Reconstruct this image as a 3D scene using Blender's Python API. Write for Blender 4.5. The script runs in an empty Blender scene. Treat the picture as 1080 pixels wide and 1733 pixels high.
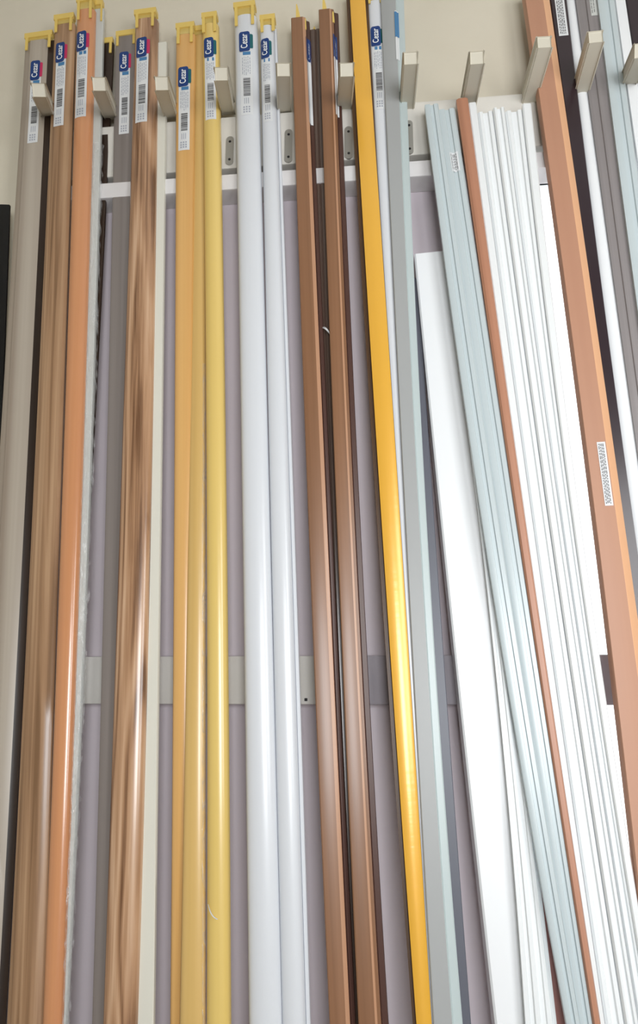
import bpy, bmesh, math, random
import numpy as np
from mathutils import Vector, Matrix
random.seed(7)
C = bpy.context.scene.collection
S = bpy.context.scene
R = math.radians

# ------------------------------------------------------------------ camera
F = 1250.0                      # focal length in pixels of a 1080 x 1733 frame
CAM = Vector((0.0, -1.06, 1.45))
PITCH, YAW = R(13.3), R(6.0)
cd = bpy.data.cameras.new('camera'); cam = bpy.data.objects.new('camera', cd); C.objects.link(cam)
cam.location = CAM; cam.rotation_euler = (R(90) + PITCH, 0, YAW)
cd.sensor_fit = 'VERTICAL'; cd.sensor_height = 36; cd.lens = 36 * F / 1733; cd.clip_start = 0.02
S.camera = cam
CM = Matrix.Rotation(YAW, 3, 'Z') @ Matrix.Rotation(R(90) + PITCH, 3, 'X')

# ------------------------------------------------------------------ sky, light, exposure
S.view_settings.view_transform = 'Standard'; S.view_settings.look = 'None'
S.view_settings.gamma = 1; S.view_settings.use_curve_mapping = False
S.view_settings.exposure = 0.4
w = bpy.data.worlds.new('world'); S.world = w; w.use_nodes = True
bg = w.node_tree.nodes['Background']
bg.inputs[0].default_value = (0.93, 0.96, 1.0, 1); bg.inputs[1].default_value = 2.2

def area(name, loc, aim, sx, sy, power, col):
    l = bpy.data.lights.new(name, 'AREA'); l.shape = 'RECTANGLE'; l.size = sx; l.size_y = sy
    l.energy = power; l.color = col
    o = bpy.data.objects.new(name, l); C.objects.link(o); o.location = loc
    o.rotation_euler = (Vector(aim) - Vector(loc)).to_track_quat('-Z', 'Y').to_euler()
    return o
# unseen lamps inside the closed room, standing in for daylight from the front right
area('right_key_lamp', (0.85, -1.35, 1.72), (0.25, 0, 1.5), 0.5, 0.9, 8.6, (0.97, 0.985, 1.0))
area('added_front_lamp', (0.32, -2.1, 1.55), (0.22, 0, 1.5), 0.6, 0.7, 19, (0.94, 0.97, 1.0))  # added front lamp, brightens the wall between the strips

# ------------------------------------------------------------------ materials
def mat(name, col, rough=0.45, spec=0.5, coat=0.0, metal=0.0, alpha=1.0, trans=0.0):
    m = bpy.data.materials.new(name); m.use_nodes = True
    b = m.node_tree.nodes['Principled BSDF']
    b.inputs['Base Color'].default_value = (*lin(col), 1)
    b.inputs['Roughness'].default_value = rough
    b.inputs['Specular IOR Level'].default_value = spec
    b.inputs['Coat Weight'].default_value = coat; b.inputs['Coat Roughness'].default_value = 0.2
    b.inputs['Metallic'].default_value = metal
    b.inputs['Alpha'].default_value = alpha
    b.inputs['Transmission Weight'].default_value = trans
    return m
def lin(c):
    return tuple(((x / 255) / 12.92 if x / 255 <= 0.04045 else ((x / 255 + 0.055) / 1.055) ** 2.4) for x in c)
def N(m, t, **kw):
    n = m.node_tree.nodes.new(t)
    for k, v in kw.items(): setattr(n, k, v)
    return n
def ramp(m, stops):
    r = N(m, 'ShaderNodeValToRGB'); e = r.color_ramp.elements
    while len(e) < len(stops): e.new(0.5)
    for i, (p, c) in enumerate(stops): e[i].position = p; e[i].color = (*lin(c), 1)
    return r
def streaky(name, stops, sx=90, sy=1.6, dist=0.0, bump=0.15, cathedral=False, seed=0.0, **kw):
    """colour that runs in streaks along the strip: UV u = across in metres, v = along in metres"""
    m = mat(name, (128, 128, 128), **kw); L = m.node_tree.links; b = m.node_tree.nodes['Principled BSDF']
    uv = N(m, 'ShaderNodeUVMap'); mp = N(m, 'ShaderNodeMapping')
    mp.inputs['Scale'].default_value = (sx, sy, 1); mp.inputs['Location'].default_value = (seed, seed * 1.7, seed)
    L.new(uv.outputs[0], mp.inputs[0])
    no = N(m, 'ShaderNodeTexNoise'); no.inputs['Scale'].default_value = 1.0; no.inputs['Detail'].default_value = 5
    no.inputs['Distortion'].default_value = dist; L.new(mp.outputs[0], no.inputs[0])
    fac = no.outputs[0]
    if cathedral:
        m2 = N(m, 'ShaderNodeMapping'); m2.inputs['Scale'].default_value = (26, 1.9, 1); m2.inputs['Location'].default_value = (seed, seed, 0)
        L.new(uv.outputs[0], m2.inputs[0])
        n2 = N(m, 'ShaderNodeTexNoise'); n2.inputs['Scale'].default_value = 1.0; n2.inputs['Detail'].default_value = 0.5
        n2.inputs['Distortion'].default_value = 0.3; L.new(m2.outputs[0], n2.inputs[0])
        mu = N(m, 'ShaderNodeMath', operation='MULTIPLY'); mu.inputs[1].default_value = 34; L.new(n2.outputs[0], mu.inputs[0])
        si = N(m, 'ShaderNodeMath', operation='SINE'); L.new(mu.outputs[0], si.inputs[0])
        ma = N(m, 'ShaderNodeMath', operation='MULTIPLY_ADD'); ma.inputs[1].default_value = 0.15; L.new(si.outputs[0], ma.inputs[0]); L.new(fac, ma.inputs[2])
        fac = ma.outputs[0]
    r = ramp(m, stops); L.new(fac, r.inputs[0]); L.new(r.outputs[0], b.inputs['Base Color'])
    if bump:
        bp = N(m, 'ShaderNodeBump'); bp.inputs['Strength'].default_value = bump; bp.inputs['Distance'].default_value = 0.0006
        L.new(no.outputs[0], bp.inputs['Height']); L.new(bp.outputs[0], b.inputs['Normal'])
    return m
def film(name, tint=(240, 242, 242), alpha=0.3):
    m = mat(name, tint, rough=0.12, spec=0.8, coat=0.6, alpha=alpha); L = m.node_tree.links; b = m.node_tree.nodes['Principled BSDF']
    uv = N(m, 'ShaderNodeUVMap'); mp = N(m, 'ShaderNodeMapping'); mp.inputs['Scale'].default_value = (160, 26, 1)
    L.new(uv.outputs[0], mp.inputs[0])
    no = N(m, 'ShaderNodeTexNoise'); no.inputs['Scale'].default_value = 1; no.inputs['Detail'].default_value = 3; no.inputs['Distortion'].default_value = 1.2
    L.new(mp.outputs[0], no.inputs[0])
    bp = N(m, 'ShaderNodeBump'); bp.inputs['Strength'].default_value = 0.9; bp.inputs['Distance'].default_value = 0.004
    L.new(no.outputs[0], bp.inputs['Height']); L.new(bp.outputs[0], b.inputs['Normal']); L.new(bp.outputs[0], b.inputs['Coat Normal'])
    r = ramp(m, [(0.35, (40, 40, 40)), (0.65, (220, 220, 220))]); L.new(no.outputs[0], r.inputs[0])
    mu = N(m, 'ShaderNodeMath', operation='MULTIPLY'); mu.inputs[1].default_value = alpha * 1.6; mu.use_clamp = True
    L.new(r.outputs[0], mu.inputs[0]); L.new(mu.outputs[0], b.inputs['Alpha'])
    return m

M = {}
M['beige'] = streaky('taupe_beige_laminate', [(0.3, (150, 136, 122)), (0.7, (186, 176, 162))], sx=40, sy=0.4, rough=0.3, coat=0.4, bump=0.03)
M['walnut'] = streaky('walnut_laminate', [(0.3, (130, 98, 70)), (0.5, (166, 130, 98)), (0.7, (192, 158, 124))], sx=130, sy=2.2, dist=0.4, rough=0.35, coat=0.3, seed=1.0)
M['cherry'] = streaky('cherry_laminate', [(0.3, (200, 136, 94)), (0.7, (220, 158, 112))], sx=60, sy=0.6, rough=0.22, coat=0.6, bump=0.05, seed=2.0)
M['oak'] = streaky('oak_laminate', [(0.22, (116, 82, 58)), (0.42, (170, 130, 98)), (0.58, (190, 150, 116)), (0.78, (210, 174, 142))], sx=260, sy=5, dist=0.3, cathedral=True, rough=0.26, coat=0.6, seed=4.3)
M['taupe'] = streaky('taupe_laminate', [(0.3, (120, 112, 108)), (0.7, (146, 138, 134))], sx=40, sy=0.5, rough=0.4, bump=0.03)
M['cream'] = mat('cream_plastic', (226, 224, 212), 0.3, coat=0.3)
M['silver'] = mat('pale_grey_anodised', (204, 206, 202), 0.35, coat=0.3)
M['dbrown'] = streaky('dark_brown_laminate', [(0.3, (32, 23, 18)), (0.7, (56, 40, 30))], sx=60, sy=1, rough=0.35)
M['beech'] = streaky('beech_laminate', [(0.3, (212, 160, 92)), (0.7, (228, 180, 112))], sx=50, sy=0.5, rough=0.3, coat=0.4, bump=0.03, seed=3)
M['tan'] = streaky('tan_beech_laminate', [(0.3, (206, 168, 100)), (0.7, (224, 188, 118))], sx=50, sy=0.5, rough=0.3, coat=0.4, bump=0.03, seed=5)
M['maple'] = streaky('maple_laminate', [(0.3, (222, 190, 106)), (0.7, (238, 208, 128))], sx=40, sy=0.4, rough=0.28, coat=0.5, bump=0.03, seed=6)
M['white'] = mat('satin_white_aluminium', (220, 223, 228), 0.3, coat=0.3)
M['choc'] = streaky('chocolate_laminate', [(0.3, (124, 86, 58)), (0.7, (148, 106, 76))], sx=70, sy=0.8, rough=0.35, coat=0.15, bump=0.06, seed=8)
M['chocedge'] = mat('lit_brown_edge', (186, 140, 108), 0.35, coat=0.3)  # lighter chamfer edge, the light it catches put into the colour
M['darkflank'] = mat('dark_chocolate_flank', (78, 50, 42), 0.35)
M['choctrans'] = streaky('grey_brown_laminate', [(0.3, (74, 58, 50)), (0.7, (104, 84, 74))], sx=90, sy=0.8, rough=0.25, coat=0.5, bump=0.03, seed=9)
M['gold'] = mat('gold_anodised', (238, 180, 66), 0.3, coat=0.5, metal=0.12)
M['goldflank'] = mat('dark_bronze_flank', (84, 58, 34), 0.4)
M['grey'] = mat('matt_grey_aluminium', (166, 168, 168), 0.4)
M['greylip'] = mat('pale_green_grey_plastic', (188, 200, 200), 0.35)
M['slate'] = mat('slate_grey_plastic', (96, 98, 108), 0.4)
M['pvc'] = mat('white_pvc', (240, 242, 244), 0.35, coat=0.2)
M['pvcdim'] = mat('off_white_pvc', (236, 239, 240), 0.35, coat=0.2)
M['mist'] = mat('blue_grey_pvc', (194, 205, 208), 0.32, coat=0.2)
M['terra'] = streaky('terracotta_brown_laminate', [(0.3, (168, 116, 90)), (0.7, (190, 136, 108))], sx=60, sy=0.6, rough=0.4, bump=0.03, seed=11)
M['salmon'] = streaky('salmon_brown_board', [(0.3, (182, 134, 108)), (0.7, (196, 148, 120))], sx=30, sy=0.5, rough=0.5, bump=0.03, seed=12)
M['salmonedge'] = mat('light_orange_board_edge', (228, 176, 136), 0.45)
M['plum'] = mat('plum_black_laminate', (44, 30, 38), 0.3, coat=0.3)
M['greybrown'] = streaky('grey_brown_panel', [(0.3, (122, 116, 116)), (0.7, (154, 148, 148))], sx=50, sy=0.6, rough=0.35, bump=0.03, seed=13)
M['rosy'] = mat('dusky_red_plastic', (150, 100, 92), 0.4)
M['black'] = mat('black_plastic', (14, 14, 15), 0.3)
M['painted_sheen'] = mat('painted_blue_grey_sheen', (96, 108, 118), 0.25, coat=0.5)  # highlight on the black strip, put into the colour
M['paper'] = mat('sticker_paper', (226, 228, 230), 0.5)
M['navy'] = mat('navy_print', (16, 58, 122), 0.4)
M['magenta'] = mat('magenta_print', (196, 44, 92), 0.4)
M['teal'] = mat('teal_print', (14, 96, 102), 0.4)
M['pblue'] = mat('mid_blue_print', (70, 128, 176), 0.4)
M['ink'] = mat('grey_ink', (98, 98, 100), 0.5)
M['faint'] = mat('faint_ink', (168, 172, 184), 0.5)
M['letter'] = mat('white_print', (245, 247, 250), 0.4)
M['cap'] = mat('yellow_plastic', (240, 208, 112), 0.3, alpha=0.88)
M['capfilm'] = mat('thin_yellow_plastic', (234, 208, 124), 0.2, alpha=0.7)
M['film'] = film('crinkled_clear_film')
M['peg'] = mat('painted_peg', (214, 208, 192), 0.6)
def mottled(name, a, b_, scale=3, rough=0.8, bump=0.1):
    m = mat(name, a, rough, spec=0.2); L = m.node_tree.links; b = m.node_tree.nodes['Principled BSDF']
    g = N(m, 'ShaderNodeNewGeometry'); no = N(m, 'ShaderNodeTexNoise'); no.inputs['Scale'].default_value = scale; no.inputs['Detail'].default_value = 6
    L.new(g.outputs['Position'], no.inputs[0]); r = ramp(m, [(0.3, a), (0.7, b_)]); L.new(no.outputs[0], r.inputs[0]); L.new(r.outputs[0], b.inputs['Base Color'])
    n2 = N(m, 'ShaderNodeTexNoise'); n2.inputs['Scale'].default_value = 120; n2.inputs['Detail'].default_value = 4; L.new(g.outputs['Position'], n2.inputs[0])
    bp = N(m, 'ShaderNodeBump'); bp.inputs['Strength'].default_value = bump; bp.inputs['Distance'].default_value = 0.002
    L.new(n2.outputs[0], bp.inputs['Height']); L.new(bp.outputs[0], b.inputs['Normal'])
    return m
M['wall'] = mottled('cream_plaster', (214, 206, 188), (224, 217, 200))
M['lilac'] = mottled('lilac_grey_paint', (208, 198, 204), (216, 206, 212))
M['board'] = mottled('white_painted_board', (212, 208, 200), (226, 222, 214), 12, 0.6)
M['ledge'] = mottled('white_ledge_paint', (216, 212, 212), (228, 226, 226), 12, 0.5)
M['batten'] = mottled('cream_batten_paint', (208, 204, 196), (218, 214, 208), 12, 0.6)
M['dbatten'] = mottled('dark_grey_batten', (146, 140, 146), (156, 150, 156), 12, 0.6)  # darker grey tone for the batten's right stretch
M['floor'] = mottled('grey_floor', (120, 112, 104), (140, 132, 122), 2, 0.6)
M['ceil'] = mottled('white_ceiling', (226, 224, 218), (232, 230, 226), 2, 0.8)
M['steel'] = mat('galvanised_steel', (176, 174, 168), 0.4, metal=0.6)
M['hole'] = mat('dark_screw_hole', (30, 28, 28), 0.7)
M['glass'] = mat('clear_glass', (245, 250, 250), 0.02, trans=1.0); M['glass'].node_tree.nodes['Principled BSDF'].inputs['IOR'].default_value = 1.02
M['frame'] = mat('window_frame_white', (232, 232, 232), 0.4)

# ------------------------------------------------------------------ helpers
def ray(px, py):
    return (CM @ Vector(((px - 540) / F, -(py - 866.5) / F, -1))).normalized()
ZR, K = 2.42, 0.035                       # the leaning plane: y = -(a + K (ZR - z))
def on_lean(px, py, a):
    d = ray(px, py)                      # CAM + t d :  y + a + K(ZR - z) = 0
    t = -(CAM.y + a + K * (ZR - CAM.z)) / (d.y - K * d.z)
    return CAM + d * t
def on_y(px, py, y):
    d = ray(px, py); return CAM + d * ((y - CAM.y) / d.y)
def link_mesh(name, verts, faces, mats, parent=None, fm=None, uvs=None, sharp=35, loc=None):
    me = bpy.data.meshes.new(name)
    if loc is not None: verts = [Vector(v) - Vector(loc) for v in verts]
    me.from_pydata([tuple(v) for v in verts], [], faces)
    for m in (mats if isinstance(mats, (list, tuple)) else [mats]): me.materials.append(m)
    if fm:
        for p, i in zip(me.polygons, fm): p.material_index = i
    if uvs:
        ul = me.uv_layers.new(name='UVMap')
        for lp in me.loops: ul.data[lp.index].uv = uvs[lp.vertex_index]
    bm = bmesh.new(); bm.from_mesh(me); bmesh.ops.recalc_face_normals(bm, faces=bm.faces)
    for f in bm.faces: f.smooth = True
    for e in bm.edges:
        if len(e.link_faces) == 2 and e.calc_face_angle(0) > R(sharp): e.smooth = False
    bm.to_mesh(me); bm.free()
    o = bpy.data.objects.new(name, me); C.objects.link(o)
    if loc is not None: o.location = loc
    if parent: o.parent = parent
    return o
def box(name, lo, hi, m, parent=None, bev=0.0, kind=None):
    bm = bmesh.new(); bmesh.ops.create_cube(bm, size=1)
    lo, hi = Vector(lo), Vector(hi); c = (lo + hi) / 2
    for v in bm.verts: v.co = Vector((v.co[i] * (hi - lo)[i] for i in range(3)))
    if bev: bmesh.ops.bevel(bm, geom=bm.edges[:], offset=bev, segments=2, profile=0.7, affect='EDGES')
    me = bpy.data.meshes.new(name); bm.to_mesh(me); bm.free(); me.materials.append(m)
    o = bpy.data.objects.new(name, me); C.objects.link(o)
    o.location = c - (Vector(parent.location) if parent else Vector())
    if parent: o.parent = parent
    if kind: o['kind'] = kind
    return o
def thing(name, label, cat, loc, group=None):
    o = bpy.data.objects.new(name, None); C.objects.link(o); o.location = loc; o.empty_display_size = 0.05
    o['label'] = label; o['category'] = cat
    if group: o['group'] = group
    return o

# ------------------------------------------------------------------ setting
XW0 = on_y(903, 300, 0).x; ZW1 = on_y(930, 232, 0).z        # window's left jamb and head
XW1 = XW0 + 0.85; ZW0 = 0.55
xl, xr, zt = -1.5, 2.4, 3.1
def wall_piece(pts):
    return pts
# back wall with a real opening; the paint changes from cream to lilac grey behind the rack
ZP = on_y(720, 284, 0).z
vs, fs, fm = [], [], []
def wbox(x0, x1, z0, z1, mi):
    b = len(vs)
    for y in (0.0, 0.14):
        for x, z in ((x0, z0), (x1, z0), (x1, z1), (x0, z1)): vs.append((x, y, z))
    for f in ((0, 1, 2, 3), (4, 5, 6, 7), (0, 1, 5, 4), (1, 2, 6, 5), (2, 3, 7, 6), (3, 0, 4, 7)):
        fs.append(tuple(b + i for i in f)); fm.append(mi)
XL = on_y(60, 330, 0).x
wbox(xl, XL, 0, zt, 0)
wbox(XL, XW0, 0, ZP, 1); wbox(XL, XW0, ZP, zt, 0)
wbox(XW0, XW1, 0, ZW0, 1); wbox(XW0, XW1, ZW1, zt, 0); wbox(XW1, xr, 0, zt, 0)
wl = link_mesh('wall_back', vs, fs, [M['wall'], M['lilac']], fm=fm); wl['kind'] = 'structure'
box('floor', (xl, -3.2, -0.1), (xr, 0.14, 0), M['floor'], kind='structure')
box('ceiling', (xl, -3.2, zt), (xr, 0.14, zt + 0.1), M['ceil'], kind='structure')
box('wall_right', (xr, -3.2, 0), (xr + 0.1, 0.14, zt), M['wall'], kind='structure')
box('wall_front', (xl - 0.1, -3.3, 0), (xr + 0.1, -3.2, zt), M['wall'], kind='structure')
box('wall_left', (xl - 0.1, -3.2, 0), (xl, 0.14, zt), M['wall'], kind='structure')
# window in the back wall
wf = bpy.data.objects.new('window_1', None); C.objects.link(wf); wf.location = ((XW0 + XW1) / 2, 0.1, ZW0); wf['kind'] = 'structure'
t = 0.012
box('window_frame', (XW0, 0.08, ZW0), (XW0 + t, 0.13, ZW1), M['frame'], wf)
box('window_frame', (XW1 - t, 0.08, ZW0), (XW1, 0.13, ZW1), M['frame'], wf)
box('window_frame', (XW0 + t, 0.08, ZW0), (XW1 - t, 0.13, ZW0 + t), M['frame'], wf)
box('window_frame', (XW0 + t, 0.08, ZW1 - t), (XW1 - t, 0.13, ZW1), M['frame'], wf)
box('window_pane', (XW0 + t, 0.10, ZW0 + t), (XW1 - t, 0.104, ZW1 - t), M['glass'], wf)

# ------------------------------------------------------------------ rack
YB = -0.030
bt = on_y(800, 165, YB).z; bb = on_y(700, 262, YB).z
rx0 = on_y(62, 250, YB).x; rx1 = on_y(1080, 160, YB).x + 0.12
rack = thing('peg_rack', 'off-white painted wall rack with a row of square wooden pegs above the strips', 'rack', (0, 0, bb))
box('backboard', (rx0, YB, bb), (rx1, 0, bt), M['board'], rack, 0.002)
l1, l0 = on_y(720, 271, -0.040).z, on_y(720, 297, -0.040).z
box('ledge_rail', (rx0, -0.040, l0), (rx1, 0, l1), M['ledge'], rack, 0.002)
pegs = [((66, 153), (82, 190)), ((168, 143), (187, 190)), ((274, 142), (290, 190)), ((375, 126), (386, 182)), ((480, 119), (481, 180)),
        ((587, 119), (583, 176)), ((695, 100), (689, 176)), ((807, 99), (793, 172)), ((921, 73), (895, 165)), ((1008, 64), (982, 155)), ((1086, 86), (1062, 140))]
for (tx, ty), (bx_, by_) in pegs:
    A = on_y(bx_, by_, YB); T_ = on_y(tx, ty, YB - 0.105)
    d = (T_ - A).normalized(); X = Vector((1, 0, 0)); X = (X - d * X.dot(d)).normalized(); Z = X.cross(d)
    if Z.z < 0: Z = -Z
    bm = bmesh.new(); bmesh.ops.create_cube(bm, size=1); ln = (T_ - A).length + 0.002; sw = 0.0195
    for v in bm.verts:
        v.co = d * (v.co.y * ln) + X * (v.co.x * sw) + Z * (v.co.z * sw)
    bmesh.ops.bevel(bm, geom=bm.edges[:], offset=0.0022, segments=2, profile=0.6, affect='EDGES')
    me = bpy.data.meshes.new('peg'); bm.to_mesh(me); bm.free(); me.materials.append(M['peg'])
    o = bpy.data.objects.new('peg', me); C.objects.link(o); o.parent = rack; o.location = (A + T_) / 2 - d * 0.001 - rack.location
def hanger(px, py0, py1, wpx):
    a = on_y(px, py0, YB); b = on_y(px, py1, YB); wd = wpx * 0.0004
    vs, fs = [], []
    n = 8; ring = []
    for k in range(n + 1): an = math.pi * k / n; ring.append((a.x + wd * math.cos(an), a.z - wd + wd * math.sin(an)))
    for k in range(n + 1): an = math.pi + math.pi * k / n; ring.append((a.x + wd * math.cos(an), b.z + wd + wd * math.sin(an)))
    m = len(ring)
    vs = [(x, YB - 0.002, z) for x, z in ring] + [(x, YB, z) for x, z in ring]
    fs = [tuple(range(m)), tuple(range(2 * m - 1, m - 1, -1))] + [(i, (i + 1) % m, m + (i + 1) % m, m + i) for i in range(m)]
    o = link_mesh('hanger_plate', [Vector(v) - rack.location for v in vs], fs, M['steel'], rack)
    for zz in (a.z - wd * 1.6, b.z + wd * 1.6):
        c = 10; v2 = [(a.x + 0.0022 * math.cos(6.283 * k / c), YB - 0.0024, zz + 0.0022 * math.sin(6.283 * k / c)) for k in range(c)]
        v2 += [(x, YB - 0.0005, z) for x, _, z in v2]
        f2 = [tuple(range(c)), tuple(range(2 * c - 1, c - 1, -1))] + [(i, (i + 1) % c, c + (i + 1) % c, c + i) for i in range(c)]
        link_mesh('screw', [Vector(v) - rack.location for v in v2], f2, M['hole'], o)
for h in ((390, 232, 280, 16), (489, 220, 276, 16), (590, 215, 270, 16), (692, 205, 262, 15)): hanger(*h)
b1, b0 = on_y(500, 1110, -0.03).z, on_y(500, 1192, -0.03).z
xs = on_y(606, 1150, -0.03).x
o = box('wall_batten', (on_y(118, 1150, -0.03).x, -0.03, b0), (xs, 0, b1), M['batten'], None, 0.0015)
o['label'] = 'cream painted wooden batten fixed across the wall low down, left stretch behind the white rods'; o['category'] = 'batten'
BL = o
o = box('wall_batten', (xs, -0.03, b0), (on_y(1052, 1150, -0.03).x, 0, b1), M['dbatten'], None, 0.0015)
sc = box('screw_head', (on_y(518, 1184, -.03).x - .002, -0.032, on_y(518, 1184, -.03).z - .002), (on_y(518, 1184, -.03).x + .002, -0.029, on_y(518, 1184, -.03).z + .002), M['hole'], None, 0.0008)
sc.parent = BL; sc.location = sc.location - BL.location
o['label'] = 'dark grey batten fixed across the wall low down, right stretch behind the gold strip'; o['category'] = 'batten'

# ------------------------------------------------------------------ strips
def dome(t, p=0.75, n=14):
    return [(-0.5 * math.cos(math.pi * k / n), t * max(0.0, math.sin(math.pi * k / n)) ** p) for k in range(n + 1)]
def rect(t, b=0.06):
    return [(-.5, 0), (-.5, t * .8), (-.5 + b, t), (.5 - b, t), (.5, t * .8), (.5, 0)]
class Strip:
    def __init__(s, name, label, cat, mats, sec, samples, a, segm=None, a2=None, group=None, solid_to_floor=True):
        s.mats = mats if isinstance(mats, list) else [mats]
        s.sec = sec; s.a = a; s.a2 = a if a2 is None else a2
        ys = np.array([q[0] for q in samples], float); deg = 2 if len(samples) >= 4 else 1
        s.y0 = float(ys[0]); s.pl = np.polyfit(ys, [q[1] for q in samples], deg); s.pr = np.polyfit(ys, [q[2] for q in samples], deg)
        P0, X0, T0, N0, w0 = s.fr(s.y0)
        # stations: from the top down to just below the picture, then straight on to the floor
        st = [s.y0 + (1760 - s.y0) * k / 26 for k in range(27)]
        fr = [s.fr(y) for y in st]
        P, X, T, Nn, wd = fr[-1]; dz = -P.z / T.z if T.z else 0
        foot = P + T * dz
        fr.append((foot, X, T, Nn, wd))
        s.foot = foot
        s.t = thing(name, label, cat, (foot.x, foot.y, 0), group)
        org = s.t.location
        m = len(sec); vs, fs, fm, uvs = [], [], [], []
        L = 0
        for i, (P, X, T, Nn, wd) in enumerate(fr):
            if i: L += (P - fr[i - 1][0]).length
            for u, v in sec:
                vs.append(P + X * (u * wd) + Nn * v - org); uvs.append((u * w0 + v + 0.37 * s.a * 10 + samples[0][1] * 0.01, L))
        for i in range(len(fr) - 1):
            for k in range(m):
                k2 = (k + 1) % m
                fs.append((i * m + k, i * m + k2, (i + 1) * m + k2, (i + 1) * m + k)); fm.append(segm[k] if segm and k < len(segm) else 0)
        fs.append(tuple(range(m))); fm.append(0); b = (len(fr) - 1) * m
        fs.append(tuple(b + k for k in range(m - 1, -1, -1))); fm.append(0)
        s.body = link_mesh('strip_body', vs, fs, s.mats, s.t, fm=fm, uvs=uvs)
    def aa(s, y):
        return s.a + (s.a2 - s.a) * max(0, min(1, (y - s.y0) / (1733 - s.y0)))
    def lr(s, y):
        return np.polyval(s.pl, y), np.polyval(s.pr, y)
    def fr(s, y):
        a = s.aa(y); l, r = s.lr(y)
        A, B = on_lean(l, y, a), on_lean(r, y, a)
        l2, r2 = s.lr(y + 4); a_ = s.aa(y + 4)
        P = (A + B) / 2; P2 = (on_lean(l2, y + 4, a_) + on_lean(r2, y + 4, a_)) / 2
        T = (P2 - P).normalized(); X = (B - A); X = (X - T * X.dot(T)); wd = X.length; X = X.normalized()
        Nn = X.cross(T)
        if Nn.y > 0: Nn = -Nn
        return P, X, T, Nn, wd
    def h(s, u):
        us = [q[0] for q in s.sec]; 
        best = 0
        for (u0, v0), (u1, v1) in zip(s.sec[:-1], s.sec[1:]):
            if min(u0, u1) - 1e-6 <= u <= max(u0, u1) + 1e-6 and abs(u1 - u0) > 1e-6:
                best = max(best, v0 + (v1 - v0) * (u - u0) / (u1 - u0))
        return best if best else (s.sec[0][1] if u < 0 else s.sec[-1][1])
    def at(s, dx, y, off, flat=False):
        P, X, T, Nn, wd = s.fr(y); l, r = s.lr(y); u = dx / (r - l)
        uu = max(-.5, min(.5, u))
        return P + X * (u * wd) + Nn * ((max(q[1] for q in s.sec) if flat else s.h(uu)) + off) - s.t.location
    def grid(s, name, dx0, dx1, y0, y1, off, m, parent=None, nx=5, ny=6):
        vs = [s.at(dx0 + (dx1 - dx0) * i / nx, y0 + (y1 - y0) * j / ny, off) for j in range(ny + 1) for i in range(nx + 1)]
        fs = [(j * (nx + 1) + i, j * (nx + 1) + i + 1, (j + 1) * (nx + 1) + i + 1, (j + 1) * (nx + 1) + i) for j in range(ny) for i in range(nx)]
        return s.child(name, vs, fs, m, parent)
    def child(s, name, vs, fs, m, parent=None, **kw):
        p = parent or s.t
        # sub-parts: parent has identity transform under the thing, so the same coordinates hold
        return link_mesh(name, vs, fs, m, p, **kw)
    def rbox(s, vs, fs, dx0, dx1, y0, y1, v0, v1):
        b = len(vs); top = max(q[1] for q in s.sec)
        for v in (v0, v1):
            for dx, y in ((dx0, y0), (dx1, y0), (dx1, y1), (dx0, y1)): vs.append(s.at(dx, y, v, True))
        for f in ((0, 1, 2, 3), (4, 5, 6, 7), (0, 1, 5, 4), (1, 2, 6, 5), (2, 3, 7, 6), (3, 0, 4, 7)): fs.append(tuple(b + i for i in f))
    def cap(s, ytop, yprong, inset=3.0, prong=4.5, ov=0):
        l, r = s.lr(s.y0); hw = (r - l) / 2 + ov; th = max(q[1] for q in s.sec); vs, fs = [], []
        s.rbox(vs, fs, -hw + 1, hw - 1, ytop, ytop + 8, -th * .9, 0.002)
        for sg in (-1, 1):
            a0 = sg * (hw - inset); a1 = sg * (hw - inset - prong)
            s.rbox(vs, fs, min(a0, a1), max(a0, a1), ytop + 8, yprong, 0.0004, 0.002)
        c = s.child('end_cap', vs, fs, M['cap'])
        vs, fs = [], []
        s.rbox(vs, fs, -hw + 2, hw - 2, ytop + 8, s.y0 - 1, -th * .8, -th * .1)
        s.child('cap_web', vs, fs, M['capfilm'], c)
    def tag(s, dx0, dx1, y0, y1, tab='magenta', bars=(0.30, 0.5), faint=False):
        wpx = dx1 - dx0; bh = 33
        st = s.grid('sticker', dx0, dx1, y0 + bh * 0.75, y1, 0.0004, M['paper'])
        def rr(x0, x1, ya, yb, off, m, nm, r=3.0, flat=False):
            pts = []
            for cx, cy, a0 in ((x1 - r, ya + r, -90), (x1 - r, yb - r, 0), (x0 + r, yb - r, 90), (x0 + r, ya + r, 180)):
                for k in range(4): an = R(a0 + 30 * k); pts.append((cx + r * math.cos(an), cy + r * math.sin(an)))
            n = 3; vs = [s.at((x0 + x1) / 2, (ya + yb) / 2, off)] + [s.at(x, y, off) for x, y in pts]
            fs = [(0, i + 1, (i + 1) % len(pts) + 1) for i in range(len(pts))]
            return s.child(nm, vs, fs, m, st)
        bw = wpx * 0.86
        rr(dx0 + bw * .5, dx0 + bw + wpx * 0.24, y0 + 4, y0 + bh - 5, 0.0008, M[tab], 'colour_tab', 2)
        rr(dx0 - 1, dx0 + bw, y0, y0 + bh, 0.0013, M['navy'], 'logo_badge', 3.6)
        # lettering reads upwards
        vs, fs = text_geo('Cezar')
        s.child('logo_lettering', [s.at(dx0 + bw * 0.50 - 1 - (v - 0.5) * bw * 0.66, y0 + bh - 4.5 - u * (bh - 9), 0.0019) for u, v in vs], fs, M['letter'], st)
        # print
        H = y1 - y0; vs, fs = [], []
        def bar(vs, fs, x0, x1, ya, yb, off=0.0009):
            b = len(vs); vs += [s.at(x0, ya, off), s.at(x1, ya, off), s.at(x1, yb, off), s.at(x0, yb, off)]; fs.append((b, b + 1, b + 2, b + 3))
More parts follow.
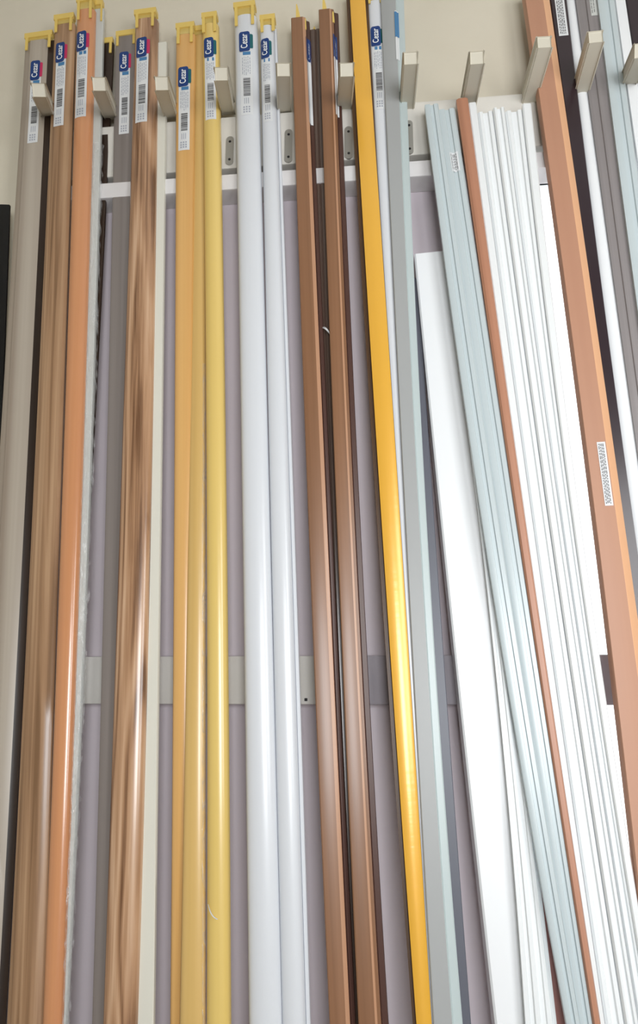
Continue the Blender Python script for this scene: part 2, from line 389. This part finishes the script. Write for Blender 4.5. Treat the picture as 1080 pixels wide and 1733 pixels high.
        bar(vs, fs, dx0 + wpx * .25, dx1 - wpx * .12, y0 + bh + 0.5, y0 + bh + 6)
        s.child('blue_print', vs, fs, M['pblue'], st)
        vs, fs = [], []
        yb = y0 + bh + 8
        for k in range(5):
            x = dx0 + wpx * (0.18 + 0.155 * k)
            y_ = yb + random.uniform(0, 3); end = y0 + H * (0.52 + random.uniform(-.03, .01))
            while y_ < end:
                q = random.uniform(2, 6); bar(vs, fs, x, x + 1.0, y_, min(end, y_ + q)); y_ += q + 1.4
        x = dx0 + wpx * .3
        for k in range(3): bar(vs, fs, x + k * 3.2, x + k * 3.2 + 1, y0 + H * .80, y0 + H * .87)
        for i in range(3):
            for k in range(3): bar(vs, fs, dx0 + wpx * .2 + k * wpx * .22, dx0 + wpx * .2 + k * wpx * .22 + wpx * .13, y1 - 14 + i * 4, y1 - 14 + i * 4 + 2.4)
        s.child('printed_lines', vs, fs, M['faint'], st)['kind'] = 'stuff'
        vs, fs = [], []
        y_ = y0 + H * 0.56
        while y_ < y0 + H * 0.77:
            q = random.choice((1.0, 1.6, 2.4)); bar(vs, fs, dx0 + wpx * .25, dx1 - wpx * .18, y_, y_ + q, 0.001); y_ += q + random.choice((.7, 1.1))
        s.child('barcode', vs, fs, M['ink'], st)['kind'] = 'stuff'
        return st
_tc = {}
def text_geo(txt):
    if txt in _tc: return _tc[txt]
    cu = bpy.data.curves.new('lettering', 'FONT'); cu.body = txt; cu.size = 1; cu.offset = 0.012
    ob = bpy.data.objects.new('lettering', cu); C.objects.link(ob)
    dg = bpy.context.evaluated_depsgraph_get(); me = bpy.data.meshes.new_from_object(ob.evaluated_get(dg))
    vs = [(v.co.x, v.co.y) for v in me.vertices]; fs = [tuple(p.vertices) for p in me.polygons]
    x0, x1 = min(v[0] for v in vs), max(v[0] for v in vs); y0, y1 = min(v[1] for v in vs), max(v[1] for v in vs)
    vs = [((x - x0) / (x1 - x0), (y - y0) / (y1 - y0)) for x, y in vs]
    bpy.data.objects.remove(ob); bpy.data.curves.remove(cu); bpy.data.meshes.remove(me)
    _tc[txt] = (vs, fs); return vs, fs

G_BR = None
# far left: black strip, blue-grey highlight painted on its face, cut by the picture's edge
s = Strip('flat_strip', 'glossy black strip cut off at the left edge, shorter than its neighbours', 'strip', [M['black'], M['painted_sheen']],
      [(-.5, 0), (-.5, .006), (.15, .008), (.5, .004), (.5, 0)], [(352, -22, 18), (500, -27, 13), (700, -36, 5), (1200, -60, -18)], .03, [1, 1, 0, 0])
# taupe beige strip
s = Strip('threshold_strip', 'glossy beige-grey strip at far left with a yellow cap, first sticker from the left', 'strip', [M['beige'], M['dbrown']],
      [(-.5, 0), (-.5, .003), (-.42, .005), (-.30, .0055), (-.28, .0085), (.18, .0085), (.3, .004), (.5, .003), (.5, 0)],
      [(74, 43, 92), (300, 33, 84), (600, 12, 70), (950, -12, 52), (1350, -34, 30), (1733, -56, 12)], .034, [0, 0, 0, 0, 0, 0, 1, 1])  # shade of the gap beside it put into the right flank's colour
s.cap(62, 90); s.tag(-9 , 8, 110, 248, 'magenta')
# walnut strip
s = Strip('threshold_strip', 'matt walnut-grain strip with yellow cap, between the beige-grey and the orange-brown strips', 'strip', M['walnut'],
      [(-.5, 0), (-.5, .004), (-.3, .0085), (.1, .010), (.42, .0075), (.5, .004), (.5, 0)],
      [(48, 95, 131), (200, 87, 123), (600, 70, 112), (950, 54, 101), (1350, 33, 89), (1733, 15, 76)], .038)
s.cap(33, 62); s.tag(-11, 6, 80, 220, 'magenta')
# orange-brown strip
s = Strip('threshold_strip', 'smooth orange-brown cherry strip with a yellow cap, tallest of the left group', 'strip', M['cherry'],
      dome(.011, .6), [(24, 133, 164), (200, 126, 157), (600, 116, 147), (950, 104, 137), (1350, 88, 121), (1733, 76, 108)], .042)
s.cap(4, 42); s.tag(-12, 7, 62, 206, 'magenta')
# silver strip wrapped in film, right of it
s = Strip('flat_strip', 'pale silver-grey strip in crinkled clear film, touching the orange-brown strip on its right', 'strip', M['silver'],
      rect(.008), [(22, 158, 178), (200, 152, 173), (600, 140, 162), (950, 130, 151), (1350, 112, 133), (1733, 98, 116)], .033)
vs, fs, uvs = [], [], []
ny = 150
for j in range(ny + 1):
    y = 250 + (1740 - 250) * j / ny; l, r = s.lr(y); hw = (r - l) / 2
    e = random.uniform(-1.0, 2.6)
    for i, (dx, off) in enumerate(((-hw * .2, .0015), (hw * .4, .004 + random.uniform(0, .003)), (hw + 1, .001 + random.uniform(0, .003)), (hw + 2.5 + e, -.006))):
        vs.append(s.at(dx, y, off, True)); uvs.append((dx * .001, y * .001))
for j in range(ny):
    for i in range(3): fs.append((j * 4 + i, j * 4 + i + 1, j * 4 + 5 + i, j * 4 + 4 + i))
s.child('clear_film', vs, fs, M['film'], uvs=uvs)
s.cap(8, 44, 1, 3)
# dark brown strip half hidden behind it
s = Strip('flat_strip', 'dark brown strip mostly hidden behind the film-wrapped silver strip, dull yellow tip', 'strip', M['dbrown'],
      rect(.006), [(78, 168, 193), (300, 160, 184), (700, 142, 163), (1200, 112, 134), (1733, 85, 106)], .022)
s.cap(70, 96, 2, 4)
# taupe flat strip
s = Strip('flat_strip', 'dull taupe-grey flat strip with see-through sticker, left of the big oak strip', 'strip', M['taupe'],
      rect(.007), [(66, 199, 234), (200, 194, 230), (600, 187, 225), (950, 180, 220), (1350, 169, 210), (1733, 159, 205)], .026)
s.cap(58, 82, 2, 4); s.tag(-9, 8, 94, 232, 'magenta')
# big oak strip
s = Strip('threshold_strip', 'wide rounded oak-grain strip with bold wood figure and yellow cap', 'strip', M['oak'],
      dome(.014, .6), [(42, 232, 269), (200, 224, 267), (600, 214, 264), (950, 203, 256), (1350, 189, 243), (1733, 177, 236)], .036)
s.cap(28, 58, 4); s.tag(-13, 7, 75, 217, 'magenta')
# cream strip
s = Strip('flat_strip', 'narrow cream white strip touching the right side of the big oak strip', 'strip', M['cream'],
      rect(.008), [(78, 270, 286), (200, 266, 281), (600, 262, 278), (950, 255, 274), (1350, 243, 267), (1733, 235, 263)], .030)
# beech pair and maple
s = Strip('threshold_strip', 'orange beech strip with the lowest sticker, left of the yellow pair', 'strip', M['beech'],
      dome(.008, .6), [(64, 299, 333), (200, 298, 329), (600, 297, 327), (950, 295, 325), (1350, 292, 324), (1733, 289, 324)], .038, a2=.022)
s.cap(46, 80, 3, 5); s.tag(-10, 9, 120, 260, 'teal')
TAN = s = Strip('threshold_strip', 'tan yellow strip squeezed between the orange beech strip and the pale yellow strip', 'strip', M['tan'],
      dome(.009, .6), [(66, 328, 352), (200, 326, 350), (600, 324, 350), (950, 319, 349), (1350, 310, 348), (1733, 306, 349)], .026, a2=.036)
s.cap(52, 82, 2, 3)
s = Strip('threshold_strip', 'pale yellow maple strip with rounded face, rightmost of the yellow strips', 'strip', M['maple'],
      dome(.013, .6), [(50, 342, 370), (200, 347, 376), (600, 350, 380), (950, 351, 385), (1350, 351, 388), (1733, 352, 392)], .036)
s.cap(33, 66, 2, 5); s.tag(-9, 9, 75, 212, 'teal')
def film_edge(s, y0, y1, w=3.0):
    vs, fs, uvs = [], [], []; n = 110; l, r_ = s.lr(y0)
    for j in range(n + 1):
        y = y0 + (y1 - y0) * j / n; l, r_ = s.lr(y); e = (r_ - l) / 2
        for dx, off in ((e - w, .001), (e - w * .4, .0022 + random.uniform(0, .0012)), (e + .6, .0012 + random.uniform(0, .001))):
            vs.append(s.at(dx, y, off)); uvs.append((dx * .001, y * .001))
    for j in range(n):
        for i in range(2): fs.append((j * 3 + i, j * 3 + i + 1, j * 3 + 4 + i, j * 3 + 3 + i))
    s.child('clear_film', vs, fs, M['film'], uvs=uvs)
film_edge(TAN, 620, 1740, 4)
# a wisp of torn film on the maple strip
vs, fs = [], []
for j in range(9):
    tt = j / 8; y = 1527 + 24 * tt + 3 * math.sin(tt * 3); dx = -16 + 17 * tt
    vs += [s.at(dx, y, .0012 + .004 * math.sin(tt * 3.1)), s.at(dx + 1.6, y - 1.2, .0012 + .004 * math.sin(tt * 3.1))]
for j in range(8): fs.append((2 * j, 2 * j + 1, 2 * j + 3, 2 * j + 2))
s.child('film_shred', vs, fs, M['paper'])
# white rods
s = Strip('threshold_strip', 'wide white rounded strip, the left and wider of the two white ones with stickers', 'strip', M['white'],
      dome(.016, .6), [(38, 399, 436), (200, 399, 441), (600, 407, 450), (950, 412, 460), (1350, 419, 470), (1733, 422, 479)], .036)
s.cap(18, 57, 3, 5); s.tag(-9, 11, 68, 207, 'teal')
s = Strip('threshold_strip', 'narrower white rounded strip with a thin lip down its right side', 'strip', M['white'],
      [(-.5, 0)] + [(-.5 + .42 * (1 - math.cos(math.pi * k / 12)), .002 + .012 * max(0, math.sin(math.pi * k / 12)) ** .6) for k in range(13)] + [(.36, .004), (.48, .004), (.5, .0025), (.5, 0)],
      [(54, 441, 470), (200, 445, 474), (600, 453, 488), (950, 460, 502), (1350, 470, 515), (1733, 479, 526)], .034)
s.cap(38, 66, 2, 5); s.tag(-12, 4, 77, 216, 'teal')
# chocolate angle strips
ang = [(-.5, 0), (-.5, .014), (-.46, .015), (.14, .015), (.30, .0125), (.34, .006), (.48, .004), (.5, 0)]
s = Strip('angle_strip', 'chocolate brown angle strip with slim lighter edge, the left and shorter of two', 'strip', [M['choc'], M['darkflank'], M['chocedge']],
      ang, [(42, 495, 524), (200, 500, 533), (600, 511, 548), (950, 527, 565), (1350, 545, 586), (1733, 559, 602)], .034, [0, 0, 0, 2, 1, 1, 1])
def spike(s, dx, y0, y1, lean):
    vs = []; fs = []
    for y, k, hw in ((y1, 0, 4.0), ((y0 + y1) / 2, .45, 2.6), (y0, 1, 0.8)):
        for a, v in ((-hw, -.004), (hw, -.004), (hw, -.002), (-hw, -.002)): vs.append(s.at(dx + lean * k + a, y, v, True))
    for r_ in range(2):
        for i in range(4): fs.append((r_ * 4 + i, r_ * 4 + (i + 1) % 4, r_ * 4 + 4 + (i + 1) % 4, r_ * 4 + 4 + i))
    fs += [(0, 1, 2, 3), (8, 9, 10, 11)]
    s.child('cap_tongue', vs, fs, M['cap'])
spike(s, -3, 18, 44, -2); spike(s, 6, 44, 62, 3)
def side_tag(s, dx0, dx1, y0, y1):
    st = s.grid('sticker', dx0, dx1, y0 + 30, y1, .0006, M['paper'])
    s.grid('logo_badge', dx0 - .5, dx1 + .5, y0, y0 + 38, .001, M['navy'], st)
    vs, fs = text_geo('Cezar')
    s.child('logo_lettering', [s.at(dx0 + (dx1 - dx0) * .5 - (v - .5) * (dx1 - dx0) * .5, y0 + 34 - u * 28, .0015) for u, v in vs], fs, M['faint'], st)
side_tag(s, 9, 15, 74, 218)
GB = s = Strip('flat_strip', 'dark grey-brown glossy strip wedged between the two chocolate angle strips', 'strip', M['choctrans'],
      [(-.5, 0), (-.5, .005), (-.1, .006), (0, .0045), (.1, .006), (.5, .005), (.5, 0)],
      [(54, 525, 546), (200, 529, 550), (600, 540, 560), (950, 556, 576), (1350, 576, 598), (1733, 590, 612)], .026)
spike(s, -3, 48, 60, 1)
vs, fs = [], []
for j in range(9):
    tt = j / 8; y = 560 + 16 * tt; dx = -6 + 16 * tt; off = .003 + .008 * math.sin(tt * 3.1)
    vs += [s.at(dx, y, off, True), s.at(dx + 1.2, y - 2.6 * math.sin(.5 + tt * 2.2), off + .001, True)]
for j in range(8): fs.append((2 * j, 2 * j + 1, 2 * j + 3, 2 * j + 2))
s.child('film_shred', vs, fs, M['paper'])
ang2 = [(-.5, 0), (-.5, .014), (-.46, .015), (.06, .015), (.14, .0135), (.26, .0125), (.30, .006), (.48, .004), (.5, 0)]
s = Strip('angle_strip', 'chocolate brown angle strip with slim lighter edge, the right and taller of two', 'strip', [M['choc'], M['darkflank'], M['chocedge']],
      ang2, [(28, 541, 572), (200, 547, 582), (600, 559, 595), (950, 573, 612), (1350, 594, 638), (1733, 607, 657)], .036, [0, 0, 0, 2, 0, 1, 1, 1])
spike(s, -6, 4, 30, -2); spike(s, 6, 32, 50, 2); side_tag(s, 7, 12, 70, 205)
# gold
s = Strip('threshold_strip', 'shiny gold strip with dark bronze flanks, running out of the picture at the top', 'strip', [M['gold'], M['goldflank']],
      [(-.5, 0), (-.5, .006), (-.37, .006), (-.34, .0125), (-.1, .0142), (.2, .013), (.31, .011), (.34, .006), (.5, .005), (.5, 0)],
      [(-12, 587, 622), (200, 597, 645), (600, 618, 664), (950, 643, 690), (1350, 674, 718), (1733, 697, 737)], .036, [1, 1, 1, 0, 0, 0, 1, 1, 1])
gb = M['gold'].node_tree
uv = N(M['gold'], 'ShaderNodeUVMap'); mp = N(M['gold'], 'ShaderNodeMapping'); mp.inputs['Scale'].default_value = (12, 105, 1); gb.links.new(uv.outputs[0], mp.inputs[0])
no = N(M['gold'], 'ShaderNodeTexNoise'); no.inputs['Scale'].default_value = 1; no.inputs['Detail'].default_value = 2; no.inputs['Distortion'].default_value = .6; gb.links.new(mp.outputs[0], no.inputs[0])
bp = N(M['gold'], 'ShaderNodeBump'); bp.inputs['Strength'].default_value = .18; bp.inputs['Distance'].default_value = .002; gb.links.new(no.outputs[0], bp.inputs['Height']); gb.links.new(bp.outputs[0], gb.nodes['Principled BSDF'].inputs['Coat Normal'])
# silver-white narrow with sticker
s = Strip('flat_strip', 'slim silvery white strip with sticker, squeezed between the gold and the wide grey strips', 'strip', M['white'],
      dome(.009, .5), [(8, 622, 648), (200, 634, 656), (600, 655, 672), (950, 676, 694), (1350, 700, 718)], .036)
s.cap(-6, 14, 1, 4); s.tag(-9, 9, 53, 192, 'teal')
# wide grey
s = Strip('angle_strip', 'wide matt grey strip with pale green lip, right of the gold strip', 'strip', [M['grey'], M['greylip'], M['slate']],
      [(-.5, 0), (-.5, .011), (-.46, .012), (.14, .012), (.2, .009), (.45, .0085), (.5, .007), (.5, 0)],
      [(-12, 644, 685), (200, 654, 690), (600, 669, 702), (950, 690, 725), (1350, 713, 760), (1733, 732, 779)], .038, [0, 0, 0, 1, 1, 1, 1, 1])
st = s.grid('sticker', 3, 9, 30, 112, .0008, M['paper'])
s.grid('logo_badge', 2.5, 9.5, 32, 74, .0014, M['pblue'], st)
# white trunking
s = Strip('cable_trunking', 'broad white box trunking, its cut top lower than all its neighbours', 'trunking', M['pvc'],
      [(-.5, 0), (-.48, .030), (-.44, .032), (.34, .032), (.42, .028), (.5, .010), (.5, 0)],
      [(447, 700, 768), (600, 712, 783), (950, 748, 826), (1350, 792, 876), (1733, 832, 925)], -.004)
# slim white ribbed strip beside, and a dark thin strip left of trunking
s = Strip('flat_strip', 'slim slate grey strip left of the broad white trunking', 'strip', [M['slate'], M['pvcdim']],
      rect(.005), [(474, 694, 710), (600, 699, 714), (950, 721, 738), (1350, 755, 771), (1733, 776, 796)], .014)
s = Strip('ribbed_strip', 'white ribbed strip right of the broad white trunking, lower part only in view', 'strip', M['pvcdim'],
      [(-.5, 0), (-.5, .008), (-.36, .008), (-.33, .006), (-.2, .006), (-.17, .009), (-.02, .009), (0, .006), (.16, .006), (.2, .008), (.34, .008), (.38, .005), (.5, .004), (.5, 0)],
      [(560, 772, 790), (950, 812, 842), (1350, 865, 898), (1733, 886, 941)], .034)
s = Strip('flat_strip', 'thin dusky red-brown strip glimpsed low down, left of the blue-grey ribbed pair', 'strip', M['rosy'],
      rect(.005), [(560, 790, 800), (950, 836, 848), (1350, 888, 904), (1733, 934, 956)], .024)
# blue-grey pair
rib = [(-.5, 0), (-.5, .009), (-.4, .010), (-.12, .010), (-.08, .007), (.12, .007), (.16, .0095), (.4, .0095), (.5, .007), (.5, 0)]
s = Strip('ribbed_strip', 'pale blue-grey ribbed strip with cut top, left one of the pair below the pegs', 'strip', M['mist'],
      rib, [(184, 721, 744), (300, 734, 758), (600, 767, 797), (950, 822, 852), (1350, 900, 924), (1733, 952, 978)], .048)
s = Strip('ribbed_strip', 'pale blue-grey ribbed strip with small white sticker, right one of the pair below the pegs', 'strip', M['mist'],
      rib, [(192, 742, 773), (300, 757, 783), (600, 797, 829), (950, 852, 884), (1350, 922, 946), (1733, 976, 1001)], .044)
def small_tag(s, dx0, dx1, y0, y1, lines=4, m='paper', nm='sticker'):
    st = s.grid(nm, dx0, dx1, y0, y1, .0005, M[m]); vs, fs = [], []
    wd = dx1 - dx0
    for k in range(lines):
        x = dx0 + wd * (.16 + .7 * k / lines); y_ = y0 + 3
        while y_ < y1 - 4:
            q = random.uniform(2, 6); b = len(vs); e = min(y1 - 3, y_ + q)
            vs += [s.at(x, y_, .001), s.at(x + wd * .08, y_, .001), s.at(x + wd * .08, e, .001), s.at(x, e, .001)]; fs.append((b, b + 1, b + 2, b + 3)); y_ += q + 1.5
    s.child('printed_lines', vs, fs, M['ink'], st)['kind'] = 'stuff'; return st
small_tag(s, -6, 8, 265, 297)
# terracotta
s = Strip('flat_strip', 'slim terracotta brown strip between the blue-grey pair and the white ribbed strips', 'strip', M['terra'],
      rect(.012, .2), [(176, 772, 792), (300, 790, 808), (600, 827, 843), (950, 884, 899), (1350, 944, 956), (1733, 1000, 1013)], .046)
# white ribbed family
vr = [(-.5, 0), (-.5, .007), (-.38, .0095), (-.2, .0095), (-.14, .0055), (.14, .0055), (.2, .009), (.4, .009), (.5, .006), (.5, 0)]
bd = {200: (795, 808, 835, 855, 885, 900), 600: (843, 860, 886, 906, 930, 945), 950: (898, 910, 938, 958, 976, 990), 1350: (956, 967, 998, 1020, 1038, 1050), 1733: (1012, 1022, 1055, 1078, 1098, 1112)}
txt = ['very slim white strip right beside the terracotta strip, tallest of the white ribbed group', 'white ribbed strip, second from the left in the white group under the pegs',
       'white ribbed strip, middle one of five in the white group under the pegs', 'white ribbed strip, fourth of five in the white group under the pegs',
       'slim white strip at the right end of the white group, beside the bright window']
tops = (180, 196, 189, 194, 182)
for k in range(5):
    sm = [(tops[k], bd[200][k] - (200 - tops[k]) * .12, bd[200][k + 1] - (200 - tops[k]) * .12)] + [(y, bd[y][k] + .3, bd[y][k + 1] - .3) for y in (200, 600, 950, 1350, 1733)]
    Strip('ribbed_strip' if k in (1, 2, 3) else 'flat_strip', txt[k], 'strip', M['pvcdim'], vr if k in (1, 2, 3) else rect(.008, .15), sm, (.046, .040, .044, .040, .046)[k], group='white strips below the pegs')
# salmon board
s = Strip('wooden_board', 'salmon brown board with lighter orange edge, standing before the bright window', 'board', [M['salmon'], M['salmonedge']],
      [(-.5, 0), (-.5, .016), (-.47, .018), (.20, .018), (.23, .0175), (.5, .010), (.5, 0)],
      [(-12, 886, 925), (200, 909, 958), (300, 921, 968), (600, 966, 1011), (950, 1013, 1063), (1350, 1056, 1118), (1733, 1096, 1168)], .040, [0, 0, 0, 1, 1, 1])
small_tag(s, -6, 8, 756, 862, 4)
# plum black board
s = Strip('flat_strip', 'plum-black strip with a long silvery printed label near the top, right of the salmon board', 'strip', M['plum'],
      rect(.010), [(-12, 926, 957), (200, 957, 981), (300, 968, 990), (600, 1008, 1028), (950, 1060, 1082), (1733, 1170, 1196)], .036)
st_ = small_tag(s, -7, 9, -8, 70, 4)
s = Strip('flat_strip', 'bright white glossy strip right of the plum-black strip', 'strip', M['pvc'],
      dome(.008, .6), [(-12, 955, 972), (200, 981, 1000), (300, 990, 1012), (600, 1026, 1054), (950, 1080, 1110), (1733, 1190, 1225)], .030)
s = Strip('flat_strip', 'grey-brown panel strip with faint printed marks near the top right corner', 'strip', M['greybrown'],
      [(-.5, 0), (-.5, .007), (-.1, .007), (-.06, .009), (.46, .009), (.5, .007), (.5, 0)], [(-12, 972, 1012), (200, 1000, 1034), (300, 1011, 1042), (600, 1052, 1086), (950, 1104, 1140), (1733, 1212, 1255)], .034)
small_tag(s, 3, 14, -6, 36, 2, 'silver', 'printed_label')
s = Strip('ribbed_strip', 'pale blue-grey strip near the right edge, crossing the top right corner', 'strip', M['mist'],
      rib, [(-12, 1008, 1038), (200, 1034, 1062), (300, 1042, 1074), (600, 1088, 1122), (1733, 1258, 1300)], .040)
s = Strip('flat_strip', 'bright white strip in the top right corner, left of the near-black one', 'strip', M['pvc'],
      rect(.008), [(-12, 1038, 1056), (200, 1062, 1082), (600, 1124, 1148), (1733, 1302, 1330)], .036)
s = Strip('flat_strip', 'near-black purple strip cut off by the top right corner', 'strip', M['plum'],
      rect(.009), [(-12, 1056, 1088), (200, 1084, 1116), (600, 1150, 1184), (1733, 1332, 1370)], .034)
